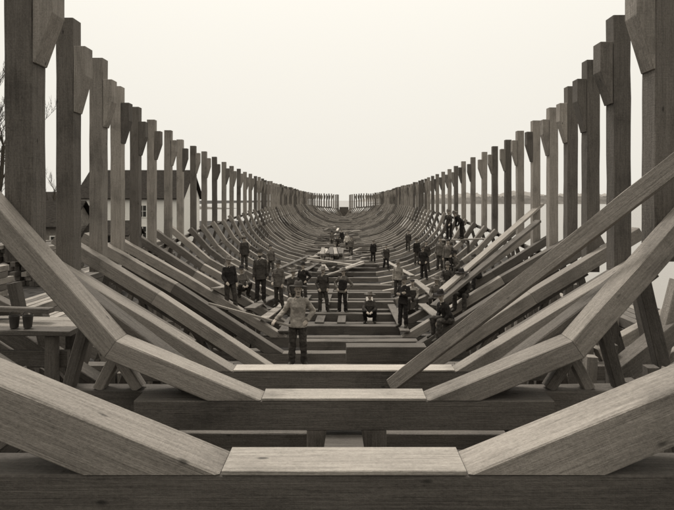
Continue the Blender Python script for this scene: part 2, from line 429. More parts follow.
e = empty('staging', (-4.6, 7.0, H-1.7), 'plank staging on upright legs beside the hull', 'staging', 'plank stagings beside the hull')
for k in range(3):
    beam('deck_plank', (-6.4-R.uniform(0, .4), 6.6+k*.27, H-1.52), (-3.0-R.uniform(0, .3), 6.6+k*.27, H-1.55), .25, .06, tm(.3), e)
for x in (6.1, 4.6, 3.45):
    for yy in (6.62, 7.1): beam('leg', (-x, yy, .3), (-x, yy, H-1.6), .12, .12, M_TIM2, e, up=(0, 1, 0))
beam('rail', (-6.2, 6.72, H-1.9), (-3.3, 6.72, H-1.9), .08, .2, M_TIM2, e)
beam('rail', (-6.0, 6.74, H-4.6), (-3.4, 6.74, H-2.1), .06, .14, M_TIM2, e)
for (xa, ya, xb, yb, zz) in ((-5.6, 6.95, -4.1, 7.15, H-1.43), (-5.2, 7.1, -3.6, 6.9, H-1.36)):
    loose((xa, ya, zz), (xb, yb, zz), .12, .06, tm(.6), 'short offcut lying on the plank staging', grp='offcuts on the staging')
e = empty('staging', (6.4, 30.6, H-2.2), 'plank staging on upright legs inside the side frames', 'staging', 'plank stagings beside the hull')
for k in range(2): beam('deck_plank', (5.2, 30.5+k*.27, H-2.2), (7.75, 30.5+k*.27, H-2.12), .25, .06, M_TIM, e)
for x in (5.5, 6.8): beam('leg', (x, 30.63, surf(x, 30.6)-.6), (x, 30.63, H-2.24), .12, .12, M_TIM2, e, up=(0, 1, 0))
for (a, b) in (((4.2, 7.2, H-2.9), (7.6, 7.9, H-.6)), ((3.6, 7.4, H-2.3), (7.2, 8.6, H-.2)), ((5.0, 9.8, H-3.2), (9.2, 10.6, H-1.0)), ((4.4, 8.0, H-3.6), (8.2, 8.4, H-1.7)),
               ((-3.0, 7.6, H-2.75), (-6.2, 8.0, H-.95)), ((-4.6, 9.6, H-3.3), (-8.8, 10.4, H-1.2)), ((-4.2, 8.0, H-3.3), (-7.9, 8.8, H-1.3)), ((5.6, 12.4, H-3.4), (9.8, 13.0, H-1.4)), ((-5.4, 12.4, H-3.4), (-9.8, 13.0, H-1.5)),
               ((6.4, 7.3, .4), (6.9, 7.9, H-.9)), ((7.4, 8.3, .4), (6.7, 8.5, H-.8)), ((8.3, 10.2, .4), (7.9, 10.4, H-1.5)), ((7.2, 10.0, .4), (6.8, 10.2, H-1.9)),
               ((-8.2, 10.2, .4), (-7.6, 10.1, H-1.7)), ((9.0, 12.9, .4), (8.8, 12.8, H-1.8)), ((-9.0, 12.9, .4), (-8.8, 12.8, H-1.8))):
    tag(beam('side_timber', a, b, .24, .26, tm(.6), up=(0, 0, 1) if abs(a[0]-b[0]) > 2 else (0, 1, 0)), 'squared timber propped up outside the near frames', 'timber', 'timbers propped outside the hull')
for (x, y, n, k) in ((6.2, 13.5, 6, 6), (8.6, 8.0, 7, 5), (10.5, 15, 6, 7), (9.5, 22, 6, 6), (9.8, 30, 6, 6)):
    e = empty('lumber_stack', (x, y, .3), 'stack of sawn timbers on the ground beside the hull', 'lumber stack', 'lumber stacks on the yard')
    for j in range(k):
        for i in range(n):
            beam('timber', (x+i*.42+R.uniform(-.06, .06), y-2.5+R.uniform(-.7, .7), .5+j*.36), (x+i*.42, y+3+R.uniform(-.7, .7), .5+j*.36), .36, .33, tm(.7), e)

def lathe(prof, seg=20):
    vs, fs = [], []
    for (r, z) in prof:
        for k in range(seg):
            a = 2*math.pi*k/seg; vs.append((r*math.cos(a), r*math.sin(a), z))
    for i in range(len(prof)-1):
        for k in range(seg):
            a = i*seg+k; b = i*seg+(k+1) % seg; fs.append((a, b, b+seg, a+seg))
    return vs, fs
M_TIN = plain('tin_dull', (0.05, 0.045, 0.04), 0.5, 0.3, 8, 0.2)
for px_ in (-3.88, -3.73):
    v, f = lathe([(0, .004), (.045, .004), (.06, .145), (.056, .145), (.041, .012), (0, .012)])
    o = mesh_obj('pail', v, f, M_TIN, mat4=Matrix.Translation((px_, 6.60+.1*(px_+3.8), H-1.506)))
    tag(o, 'small dark tin pail standing on the plank staging', 'pail', 'pails on the staging')
    vs, fs = [], []
    n = 14
    for i in range(n+1):
        a = math.pi*i/n
        c = Vector((.058*math.cos(a), 0, .143+.055*math.sin(a))); rad = Vector((math.cos(a), 0, math.sin(a)))
        for k in range(4):
            b = math.pi/2*k; vs.append(c + rad*.004*math.cos(b) + Vector((0, 1, 0))*.004*math.sin(b))
    for i in range(n):
        for k in range(4): fs.append((i*4+k, i*4+(k+1) % 4, i*4+(k+1) % 4+4, i*4+k+4))
    h = bpy.data.meshes.new('pail_handle'); h.from_pydata([tuple(v) for v in vs], [], fs); h.materials.append(M_TIN)
    ho = bpy.data.objects.new('handle', h); COL.objects.link(ho); ho.parent = o

# ---------------------------------------------------------------- people
def capv(p0, p1, r0, r1, seg=12):
    p0 = Vector(p0); p1 = Vector(p1); d = p1-p0; Ln = max(d.length, 1e-5); X = d/Ln
    u = X.orthogonal().normalized(); v = X.cross(u)
    rings = []
    for k in range(4):
        a = math.pi/2*(1-k/3.0)*0.98; rings.append((-math.sin(a)*r0, math.cos(a)*r0))
    for k in range(4):
        a = math.pi/2*(k/3.0)*0.98; rings.append((Ln+math.sin(a)*r1, math.cos(a)*r1))
    vs, fs = [], []
    for (x, r) in rings:
        for k in range(seg):
            a = 2*math.pi*k/seg
            vs.append(p0 + X*x + (u*math.cos(a) + v*math.sin(a))*r)
    for i in range(len(rings)-1):
        for k in range(seg):
            a = i*seg+k; b = i*seg+(k+1) % seg; fs.append((a, b, b+seg, a+seg))
    fs.append(tuple(reversed(range(seg)))); n = len(vs)-seg; fs.append(tuple(n+k for k in range(seg)))
    return vs, fs
def ellv(c, r, seg=16, rg=10):
    vs, fs = [], []
    for i in range(rg+1):
        a = math.pi*(i/rg*0.98+0.01)
        for k in range(seg):
            b = 2*math.pi*k/seg
            vs.append(Vector((c[0]+r[0]*math.sin(a)*math.cos(b), c[1]+r[1]*math.sin(a)*math.sin(b), c[2]-r[2]*math.cos(a))))
    for i in range(rg):
        for k in range(seg):
            a = i*seg+k; b2 = i*seg+(k+1) % seg; fs.append((a, b2, b2+seg, a+seg))
    fs.append(tuple(reversed(range(seg)))); n = len(vs)-seg; fs.append(tuple(n+k for k in range(seg)))
    return vs, fs
def stack(levels, seg=20):
    vs, fs = [], []
    for (cx, cy, z, rx, ry) in levels:
        for k in range(seg):
            a = 2*math.pi*k/seg
            ca, sa = math.cos(a), math.sin(a)
            e = .85
            vs.append(Vector((cx+rx*math.copysign(abs(ca)**e, ca), cy+ry*math.copysign(abs(sa)**e, sa), z)))
    for i in range(len(levels)-1):
        for k in range(seg):
            a = i*seg+k; b = i*seg+(k+1) % seg; fs.append((a, b, b+seg, a+seg))
    fs.append(tuple(reversed(range(seg)))); n = len(vs)-seg; fs.append(tuple(n+k for k in range(seg)))
    return vs, fs
TEX = bpy.data.textures.new('folds', 'CLOUDS'); TEX.noise_scale = 0.085
def fuse(prims, voxel, smooth=3, fold=0.0):
    vs, fs = [], []
    for (v, f) in prims:
        o = len(vs); vs += [tuple(x) for x in v]; fs += [tuple(i+o for i in ff) for ff in f]
    me = bpy.data.meshes.new('tmp'); me.from_pydata(vs, [], fs)
    ob = bpy.data.objects.new('tmp', me); COL.objects.link(ob)
    m = ob.modifiers.new('r', 'REMESH'); m.mode = 'VOXEL'; m.voxel_size = voxel; m.use_smooth_shade = True
    if smooth:
        m = ob.modifiers.new('s', 'SMOOTH'); m.iterations = smooth; m.factor = 0.5
    if fold:
        m = ob.modifiers.new('d', 'DISPLACE'); m.texture = TEX; m.strength = fold; m.mid_level = 0.5
    dg = bpy.context.evaluated_depsgraph_get(); dg.update()
    res = bpy.data.meshes.new_from_object(ob.evaluated_get(dg), depsgraph=dg)
    bpy.data.objects.remove(ob); bpy.data.meshes.remove(me)
    for p in res.polygons: p.use_smooth = True
    return res

def hand(wr, d, n, side):
    d = Vector(d).normalized(); n = Vector(n); n = (n - d*n.dot(d)).normalized(); s = d.cross(n)*side
    pr = [capv(wr, wr + d*.03, .026, .028)]
    for k in range(4):
        o = (k-1.5)*.021
        pr.append(capv(wr + d*.02 + s*o*.7, wr + d*.085 + s*o, .017, .0125, 8))
        Lk = (.034, .042, .046, .038)[k]
        b0 = wr + d*.085 + s*o; b1 = b0 + d*Lk*.95 + n*Lk*.35 + s*o*.1
        b2 = b1 + d*Lk*.55 + n*Lk*.7
        pr += [capv(b0, b1, .0105, .0095, 8), capv(b1, b2, .0095, .008, 8)]
    t0 = wr + d*.025 + s*.026; t1 = t0 + d*.03 + s*.028 + n*.012; t2 = t1 + d*.03 + s*.006 + n*.014
    pr += [capv(t0, t1, .0145, .0115, 8), capv(t1, t2, .0115, .009, 8)]
    return pr

def make_person(x, y, z, rot, pose='stand', coat='dark', pants='dark', hat='brim', height=1.74, label='man', lean=0.0, turn=None, voxel=.012, beard=False, hatc=None, vest=None, shirt=False, tilt=None):
    V = Vector
    if turn is None: turn = R.uniform(-.6, .6)
    if tilt is None: tilt = R.uniform(-.09, .09)
    if hatc is None: hatc = R.choice(['black', 'dark', 'mid', 'black'])
    sc = height/1.76
    pel = V((0, 0, .95)); hips = [V((.09, 0, .93)), V((-.09, 0, .93))]
    if pose == 'sit':
        pel = V((0, .0, .10)); hips = [V((.10, 0, .08)), V((-.10, 0, .08))]
        knees = [V((.17, -.43, .11)), V((-.15, -.42, .13))]; ank = [V((.18, -.50, -.33)), V((-.17, -.36, -.32))]
        toe = [V((.21, -.66, -.38)), V((-.2, -.52, -.37))]
    elif pose == 'crouch':
        pel = V((0, .05, .30)); hips = [V((.10, .05, .29)), V((-.10, .05, .29))]
        knees = [V((.2, -.32, .5)), V((-.18, -.33, .47))]; ank = [V((.17, -.1, .09)), V((-.16, -.08, .09))]
        toe = [V((.2, -.27, .035)), V((-.19, -.25, .035))]
    elif pose == 'walk':
        knees = [V((.10, -.14, .5)), V((-.1, .03, .49))]; ank = [V((.11, -.2, .09)), V((-.11, .26, .12))]
        toe = [V((.12, -.37, .035)), V((-.12, .11, .035))]
    elif pose in ('wide', 'hold'):
        knees = [V((.12, -.04, .5)), V((-.11, -.02, .5))]; ank = [V((.14, 0, .09)), V((-.13, .02, .09))]
        toe = [V((.20, -.15, .035)), V((-.19, -.14, .035))]
    elif pose in ('hip', 'akimbo', 'pocket'):
        knees = [V((.14, -.09, .5)), V((-.09, .01, .5))]; ank = [V((.19, -.05, .09)), V((-.10, .03, .09))]
        toe = [V((.25, -.2, .035)), V((-.13, -.13, .035))]
    else:
        knees = [V((.10, -.03, .5)), V((-.11, -.0, .5))]; ank = [V((.11, 0, .09)), V((-.13, .01, .09))]
        toe = [V((.14, -.16, .035)), V((-.18, -.15, .035))]
    U = Matrix.Translation(pel) @ Matrix.Rotation(lean, 4, 'X') @ Matrix.Rotation(tilt, 4, 'Y') @ Matrix.Translation(-V((0, 0, .95)))
    HT = U @ Matrix.Translation((0, 0, 1.5)) @ Matrix.Rotation(-lean*.5, 4, 'X') @ Matrix.Rotation(turn, 4, 'Z') @ Matrix.Rotation(-tilt, 4, 'Y') @ Matrix.Translation((0, 0, -1.5))
    sh = [V((.155, 0, 1.385)), V((-.155, 0, 1.385))]
    arms = {
     'stand': [(V((.215, .03, 1.12)), V((.23, -.04, .87))), (V((-.215, .03, 1.12)), V((-.23, -.04, .87)))],
     'hip': [(V((.215, .03, 1.12)), V((.20, -.10, .90))), (V((-.23, -.02, 1.13)), V((-.17, -.2, .98)))],
     'walk': [(V((.22, .1, 1.13)), V((.24, .02, .89))), (V((-.22, -.05, 1.13)), V((-.22, -.2, .92)))],
     'wide': [(V((.34, .10, 1.16)), V((.195, -.05, .99))), (V((-.34, .08, 1.16)), V((-.20, -.08, .99)))],
     'hold': [(V((.33, .10, 1.16)), V((.195, -.05, .99))), (V((-.29, .02, 1.16)), V((-.44, -.13, 1.02)))],
     'akimbo': [(V((.33, .10, 1.18)), V((.19, -.07, 1.01))), (V((-.215, .03, 1.12)), V((-.23, -.04, .87)))],
     'pocket': [(V((.24, .07, 1.14)), V((.18, -.09, .96))), (V((-.24, .07, 1.14)), V((-.18, -.09, .96)))],
     'fold': [(V((.23, -.06, 1.14)), V((-.02, -.2, 1.17))), (V((-.23, -.06, 1.14)), V((.02, -.19, 1.22)))],
     'sit': [(V((.22, -.08, 1.15)), V((.15, -.3, 1.03))), (V((-.22, -.08, 1.15)), V((-.13, -.3, 1.03)))],
     'crouch': [(V((.23, -.12, 1.17)), V((.1, -.33, 1.1))), (V((-.23, -.12, 1.17)), V((-.1, -.33, 1.1)))],
     'reach': [(V((.23, -.14, 1.16)), V((.2, -.38, 1.06))), (V((-.23, -.14, 1.16)), V((-.2, -.36, 1.0)))],
    }[pose]
    def T(prs, M): return [([M @ v for v in vs], fs) for (vs, fs) in prs]
    def torso(g):
        return [stack([(0, 0, .88, .12+g, .09+g), (0, 0, .95, .158+g, .108+g), (0, .004, 1.06, .142+g, .10+g), (0, .003, 1.16, .142+g, .102+g),
                       (0, 0, 1.28, .158+g, .112+g), (0, .003, 1.36, .16+g*.7, .10+g*.7), (0, .006, 1.42, .115+g*.5, .075+g*.5), (0, .008, 1.475, .06+g*.4, .055+g*.4)])]
    def arm(k, g, full=True):
        e, w = arms[k]; w2 = w if full else e + (w-e)*.92
        return [capv(sh[k], e, .052+g, .041+g), capv(e, w2, .041+g, (.027+g) if full else (.037+g))]
    def legs(g, full=True):
        o = []
        for k in (0, 1):
            a2 = ank[k] if full else knees[k] + (ank[k]-knees[k])*.97
            o += [capv(hips[k], knees[k], .084+g, .056+g+(0 if full else .006)), capv(knees[k], a2, .056+g+(0 if full else .006), .040+g+(0 if full else .018))]
        return o
    head = [capv((0, .012, 1.42), (0, .008, 1.55), .056, .052), ellv((0, .005, 1.655), (.077, .096, .10)),
            ellv((0, -.022, 1.595), (.060, .072, .078)), ellv((0, -.052, 1.553), (.03, .03, .022)),
            capv((0, -.097, 1.645), (0, -.113, 1.605), .009, .015), ellv((0, -.082, 1.574), (.026, .016, .010)),
            capv((.035, -.08, 1.664), (-.035, -.08, 1.664), .013, .013),
            ellv((.045, -.062, 1.61), (.022, .02, .02)), ellv((-.045, -.062, 1.61), (.022, .02, .02)),
            ellv((.078, .008, 1.625), (.01, .02, .032)), ellv((-.078, .008, 1.625), (.01, .02, .032))]
    body = T(torso(0), U) + T(head, HT) + legs(0)
    body += T([ellv((0, 0, 0), (.15, .115, .13))], Matrix.Translation(pel))
    for k in (0, 1):
        e, w = arms[k]; sd = 1 if k == 0 else -1
        body += T(arm(k, 0), U)
        d = (w-e).normalized()
        nrm = V((-sd, 0, 0)) if pose in ('stand', 'walk') else V((0, .3, -1)) if pose in ('sit', 'crouch', 'reach') or (pose == 'hold' and k == 1) else V((0, 1, 0)) if pose == 'fold' else V((-sd*.2, .8, -.4))
        body += T(hand(w, d, nrm, sd), U)
    for k in (0, 1):
        body += [capv(ank[k], toe[k], .045, .035), capv(ank[k]+V((0, .02, -.03)), ank[k]+V((0, .03, -.045)), .035, .035)]
    mb = fuse(body, .009 if voxel < .012 else voxel, 2)
    mb.materials.append(M_SKIN)
    ob = bpy.data.objects.new('person', mb); COL.objects.link(ob)
    ob.location = (x, y, z); ob.rotation_euler = (0, 0, rot); ob.scale = (sc, sc, sc)
    tag(ob, label, 'person', 'shipyard workers in the hull')
    def child(nm, me, mat):
        me.materials.append(mat); o = bpy.data.objects.new(nm, me); COL.objects.link(o); o.parent = ob; return o
    g = .016
    coatp = T(torso(g) + arm(0, g, False) + arm(1, g, False), U)
    if pose not in ('sit', 'crouch'):
        hem = R.choice([.78, .82, .87]) if coat != 'light' else .84
        fl = R.uniform(0, .02)
        coatp += T([stack([(0, 0, hem, .180+fl, .148), (0, 0, .90, .172+fl*.5, .138), (0, 0, 1.0, .160, .124), (0, .0, 1.12, .152, .116), (0, 0, 1.24, .15, .112)])], U)
    else:
        coatp += T([ellv((0, 0, .95), (.182, .142, .12))], U)
    child('jacket', fuse(coatp, voxel, 2, .036), CL[coat])
    if vest:
        child('vest', fuse(T([stack([(0, -.004, .93, .174, .142), (0, -.004, 1.06, .172, .136), (0, -.004, 1.2, .170, .134), (0, -.004, 1.32, .168, .132), (0, -.002, 1.36, .12, .10)])], U), voxel, 1, .02), CL[vest])
    tr = legs(g, False) + T([ellv((0, 0, 0), (.165, .126, .14))], Matrix.Translation(pel))
    child('trousers', fuse(tr, voxel, 2, .042), CL[pants])
    for k in (0, 1):
        up_ = (knees[k]-ank[k]).normalized()
        bt = [capv(ank[k], toe[k], .056, .046), capv(ank[k]+V((0, .03, -.035)), toe[k]+V((0, -.01, .0)), .045, .04), capv(ank[k], ank[k]+up_*.06, .054, .05)]
        child('boot', fuse(bt, min(voxel, .014), 2), M_BOOT)
    colp = [ellv((0, -.004, 1.468), (.066, .064, .022))]
    if shirt: colp.append(capv((0, -.11, 1.42), (0, -.135, 1.34), .022, .008))
    child('shirt_collar', fuse(T(colp, U), min(voxel, .012), 1), CL['light' if coat in ('black', 'dark') else 'mid'])
    hr = [ellv((0, .025, 1.665), (.083, .088, .10))]
    if beard: hr += [capv((.04, -.07, 1.575), (-.04, -.07, 1.575), .024, .024), ellv((0, -.075, 1.548), (.045, .035, .04))]
    child('hair', fuse(T(hr, HT), max(.009, voxel*.8), 1), M_HAIR)
    if not beard and R.random() < .6 and voxel < .014:
        child('moustache', fuse(T([capv((.028, -.104, 1.580), (0, -.108, 1.588), .006, .010), capv((-.028, -.104, 1.580), (0, -.108, 1.588), .006, .010)], HT), .005, 1), M_HAIR)
    for sd in (1, -1):
        v, f = ellv((sd*.03, -.083, 1.645), (.012, .008, .008), 8, 6)
        me = bpy.data.meshes.new('eye'); me.from_pydata([tuple(HT @ q) for q in v], [], f); child('eye', me, M_EYE)
    if hat in ('brim', 'derby'):
        if hat == 'brim':
            bw_ = R.uniform(.185, .215)
            prof = [(0, 1.825), (.04, 1.828), (.066, 1.822), (.082, 1.79), (.096, 1.72), (.099, 1.705), (.145, 1.694), (bw_, 1.696), (bw_+.002, 1.690), (.135, 1.686), (.097, 1.692), (.088, 1.70)]
        else:
            prof = [(0, 1.845), (.04, 1.84), (.07, 1.82), (.09, 1.775), (.095, 1.72), (.098, 1.705), (.12, 1.70), (.148, 1.71), (.148, 1.705), (.12, 1.692), (.095, 1.694), (.088, 1.70)]
        seg = 24; vs, fs = lathe(prof, seg)
        v2 = []
        tl = R.uniform(-.12, .12); ph = R.uniform(0, 6)
        for p in vs:
            p = V(p); p.y *= 1.1
            if math.hypot(p.x, p.y) > .14: p.z += .06*abs(p.x)*abs(p.x)/.16 + .012*math.sin(2*math.atan2(p.y, p.x)+ph)
            if hat == 'brim' and p.z > 1.80 and abs(p.x) < .03: p.z -= .022
            v2.append(HT @ (Matrix.Translation((0, 0, 1.7)) @ Matrix.Rotation(-.08, 4, 'X') @ Matrix.Rotation(tl, 4, 'Y') @ Matrix.Translation((0, 0, -1.7)) @ p))
        me = bpy.data.meshes.new('hat'); me.from_pydata([tuple(q) for q in v2], [], fs)
        for p in me.polygons: p.use_smooth = True
        child('hat', me, CL[hatc])
    elif hat == 'cap':
        hp = [ellv((0, .0, 1.735), (.105, .12, .042)), ellv((0, -.095, 1.712), (.07, .065, .010))]
        child('cap', fuse(T(hp, HT), .009, 1), CL[hatc])
    return ob

def on_walk(i, t):
    x0, y0, z0, x1, y1, z1 = WALK[i]
    return x0+(x1-x0)*t, y0+(y1-y0)*t, z0+(z1-z0)*t
yf = 11.7+.15
make_person(-.98, yf, H-3.52, .05, 'hold', 'light', 'dark', 'brim', 1.76, 'man in loose work jacket and brimmed hat, holding long pole', voxel=.010, hatc='dark', turn=.1, tilt=.02)
tag(beam('pole', (-1.12, yf-.19, H-2.62), (-2.85, yf-.05, H-2.18), .045, .045, M_TIM), 'long thin wooden pole held at the hip by a worker', 'pole')
def px2x(px, y): return (px-CX)*y/F
def P_(i, t, rot, pose, coat, pants, hat, h, label, **k):
    x, y, z = on_walk(i, t); return make_person(x, y, z, rot, pose, coat, pants, hat, h, label, **k)
P_(0, .38, .15, 'stand', 'dark', 'black', 'derby', 1.84, 'bearded man in dark suit and round hat standing on plank', beard=True)
P_(1, .58, -.25, 'hip', 'mid', 'dark', 'brim', 1.74, 'man in grey coat holding his hand before him', shirt=True)
P_(2, .30, .5, 'walk', 'dark', 'mid', 'brim', 1.7, 'man in dark jacket, grey trousers and hat stepping along plank')
P_(2, .7, -.2, 'akimbo', 'black', 'dark', 'derby', 1.68, 'man in black jacket with one hand on hip')
P_(3, .22, .35, 'pocket', 'dark', 'dark', 'brim', 1.8, 'man in dark coat and brimmed hat standing on floor frames', hatc='mid')
P_(4, .2, -.25, 'wide', 'mid', 'black', 'brim', 1.76, 'man in grey shirt and black vest, hands on hips', vest='black')
make_person(.95, 20.55, surf(.95, 20.4)+.01, -.1, 'crouch', 'dark', 'black', 'brim', 1.72, 'man in dark jacket crouching on the floor frames')
P_(6, .1, -.5, 'fold', 'black', 'black', 'brim', 1.62, 'man in black jacket and hat with folded arms')
make_person(px2x(398, 26.3), 26.35, surf(px2x(398, 26.3), 26.3)+.02, -.3, 'stand', 'light', 'dark', 'brim', 1.72, 'man in pale jacket standing by the side frames')
make_person(px2x(373, 44), 43.7, surf(px2x(373, 44), 43.7)+.12, 0, 'stand', 'black', 'black', 'brim', 1.75, 'man in black standing far down the hull', voxel=.02)
make_person(px2x(386, 38), 38, surf(px2x(386, 38), 38)+.12, .2, 'walk', 'dark', 'black', 'cap', 1.72, 'man in dark jacket far down the hull', voxel=.018)
def seated(x, fy, rot, coat, hat, label, pose='sit', lean=-.0, pants='dark', **k):
    z = surf(x, fy)
    return make_person(x, fy+.12, z+(.02 if pose == 'sit' else .0), rot, pose, coat, pants, hat, 1.72, label, lean=lean, **k)
seated(2.75, 14.6, -1.1, 'black', 'brim', 'man in black sitting on a side timber, leaning forward', lean=.4)
seated(3.75, 17.5, -.5, 'dark', 'brim', 'man in dark jacket sitting on a side timber', lean=.25)
seated(3.4, 20.4, -.4, 'mid', 'brim', 'man in grey jacket sitting on a side timber', lean=.15, hatc='mid')
seated(4.3, 23.3, -.3, 'dark', 'derby', 'man in dark coat sitting on a side timber', lean=.1, pants='mid')
seated(2.9, 23.3, -.2, 'light', 'cap', 'man in pale shirt sitting on a side timber', lean=.1, vest='dark')
seated(5.3, 26.2, -.8, 'mid', 'brim', 'man in grey jacket sitting high on a side timber', lean=.2)
seated(6.2, 32.1, -.8, 'black', 'brim', 'man in black sitting high on a side timber', lean=.2, voxel=.015)
seated(4.9, 20.4, -.9, 'dark', 'brim', 'man in dark jacket perched high on a side timber', lean=.35, pants='black')
make_person(6.45, 30.65, H-2.13, -1.3, 'reach', 'black', 'black', 'brim', 1.68, 'man in black bending forward on high staging', lean=.8)
make_person(5.75, 30.6, H-2.15, -.6, 'reach', 'dark', 'black', 'derby', 1.62, 'man in dark coat leaning forward on high staging', lean=.3)
make_person(4.15, 29.25, surf(4.15, 29.1), -.4, 'pocket', 'black', 'black', 'brim', 1.74, 'man in black standing among the side frames')
make_person(4.9, 26.35, surf(4.9, 26.2)-.03, -.4, 'akimbo', 'mid', 'black', 'cap', 1.7, 'man in grey jacket standing among the side frames')
make_person(-3.72, 20.55, surf(-3.72, 20.4), .5, 'crouch', 'mid', 'dark', 'brim', 1.72, 'man in grey clothes crouching on a frame')
make_person(-3.6, 17.65, surf(-3.6, 17.5)-.3, .5, 'hip', 'black', 'dark', 'brim', 1.66, 'man in black jacket standing between side frames')
make_person(-5.2, 29.25, surf(-5.2, 29.1), .4, 'stand', 'dark', 'dark', 'brim', 1.72, 'man in dark coat standing among the side frames', voxel=.015)
make_person(-4.2, 32.15, surf(-4.2, 32), .3, 'walk', 'mid', 'dark', 'cap', 1.72, 'man in grey jacket walking along the frames', voxel=.015)
for (px, yy, c, pz) in ((338, 52, 'dark', 'reach'), (347, 55, 'pale', 'walk'), (351, 49, 'mid', 'stand'), (342, 62, 'black', 'stand'), (332, 58, 'mid', 'pocket'), (417, 36, 'black', 'stand'), (426, 32, 'dark', 'hip'), (440, 29.2, 'mid', 'stand'), (408, 46.5, 'dark', 'walk')):
    xx = px2x(px, yy)
    make_person(xx, yy, surf(xx, yy)+.1, R.uniform(-.5, .5), pz, c, 'dark', R.choice(['brim', 'cap']), 1.73, 'workman in %s clothes at work far down the hull' % {'dark': 'dark', 'pale': 'pale', 'mid': 'grey', 'black': 'black'}[c], lean=.4 if pz == 'reach' else 0, voxel=.02)

# ---------------------------------------------------------------- setting
def gz(x, y):
    h = .25 + .12*noise.noise(Vector((x*.15, y*.15, 0))) + (.06*noise.noise(Vector((x*.9, y*.9, 3))) if abs(x) < 30 else 0)
    sh = 15 + 2.5*math.sin(y*.03)
    if y > 150: sh = 15 - (y-150)*2.0
    if x > sh: h -= min(2.5, (x-sh)*.22)
    if x < -60: h += min(4, (-60-x)*.01)
    return h
xs = [-6000, -3000, -1500, -700, -400, -250, -160, -100, -80, -60, -50, -40, -34] + [-30+.75*i for i in range(81)] + [34, 40, 60, 120, 400, 1500, 6000]
ys = [-60, -30, -15, -8, -4] + [-2+.8*i for i in range(70)] + [56+3*i for i in range(36)] + [170, 180, 200, 250, 300, 450, 700, 1200, 2500, 6000]
vs = [(x, y, gz(x, y)) for y in ys for x in xs]; nx = len(xs)
fs = [(j*nx+i, j*nx+i+1, (j+1)*nx+i+1, (j+1)*nx+i) for j in range(len(ys)-1) for i in range(nx-1)]
M_GR = plain('yard_ground', (0.032, 0.0285, 0.025), 0.95, 0.6, 2.6, 1.0)
g = mesh_obj('ground', vs, fs, M_GR, smooth=True); g['kind'] = 'structure'
mw = bpy.data.materials.new('river_water'); t, N, L = nt(mw)
out = N.new('ShaderNodeOutputMaterial'); b = N.new('ShaderNodeBsdfPrincipled'); L.new(b.outputs[0], out.inputs[0])
b.inputs['Base Color'].default_value = (.2, .184, .162, 1); b.inputs['Roughness'].default_value = .25
tc = N.new('ShaderNodeTexCoord'); n = N.new('ShaderNodeTexNoise'); n.inputs['Scale'].default_value = .8; n.inputs['Detail'].default_value = 4
L.new(tc.outputs['Object'], n.inputs['Vector']); bp = N.new('ShaderNodeBump'); bp.inputs['Strength'].default_value = .25; bp.inputs['Distance'].default_value = .1
L.new(n.outputs['Fac'], bp.inputs['Height']); L.new(bp.outputs[0], b.inputs['Normal'])
w = mesh_obj('water', [(-6000, -60, -.35), (6000, -60, -.35), (6000, 6000, -.35), (-6000, 6000, -.35)], [(0, 1, 2, 3)], mw); w['kind'] = 'structure'

def ridge(name, x0, x1, y0, h, mat, seed, taper=0.15, depth=60, base=-1, step=4, tr=0.0):
    rr = random.Random(seed); vs, fs = [], []
    n = int((x1-x0)/step)
    for i in range(n+1):
        t = i/n; x = x0+(x1-x0)*t
        e = min(1, t/taper) if taper > 0 else 1
        if tr: e *= min(1, (1-t)/tr)
        hh = h*e*(.8+.3*noise.noise(Vector((x*.006, seed, 0)))+.12*noise.noise(Vector((x*.05, seed, 2)))) + rr.uniform(-.09, .09)*h*e
        vs += [(x, y0+rr.uniform(-3, 3), base), (x, y0+depth*.15, base+hh*.6), (x, y0+depth*.4, base+hh+.3), (x, y0+depth, base)]
    for i in range(n):
        for k in range(3): fs.append((i*4+k, i*4+4+k, i*4+5+k, i*4+k+1))
    o = mesh_obj(name, vs, fs, mat); o['kind'] = 'structure'; return o
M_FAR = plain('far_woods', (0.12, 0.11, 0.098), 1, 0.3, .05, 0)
M_FAR2 = plain('farther_woods', (0.24, 0.222, 0.20), 1, 0.15, .03, 0)  # distance haze is put into this paler colour
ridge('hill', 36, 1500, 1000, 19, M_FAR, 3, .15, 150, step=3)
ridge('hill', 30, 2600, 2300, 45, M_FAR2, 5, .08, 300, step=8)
M_BRUSH = plain('bare_brush', (0.10, 0.09, 0.078), 1, 0.4, .6, 0)
ridge('hill', -900, -90, 420, 8, M_BRUSH, 9, 0, 60, base=-.3, step=2, tr=.1)

def box(x0, x1, y0, y1, z0, z1):
    v = [(x0, y0, z0), (x1, y0, z0), (x1, y1, z0), (x0, y1, z0), (x0, y0, z1), (x1, y0, z1), (x1, y1, z1), (x0, y1, z1)]
    f = [(0, 3, 2, 1), (4, 5, 6, 7), (0, 1, 5, 4), (1, 2, 6, 5), (2, 3, 7, 6), (3, 0, 4, 7)]
    return v, f
def multi(name, parts, mat, parent):
    vs, fs = [], []
    for (v, f) in parts:
        o = len(vs); vs += v; fs += [tuple(i+o for i in q) for q in f]
    return mesh_obj(name, vs, fs, mat, parent)
M_WALL = plain('whitewashed_clapboard', (0.88, 0.85, 0.79), .9, .05, 3, .1, (1, 1, 8))
M_WALL2 = plain('grey_board', (0.22, 0.20, 0.175), .9, .3, 3, .3, (6, 1, 1))
M_ROOF = plain('shingle_roof', (0.035, 0.031, 0.027), .95, .5, 3, .4, (1, 3, 6), spec=.02)
M_GLASS = plain('dark_pane', (0.03, 0.028, 0.024), .2, .2, 3, 0, spec=.5)
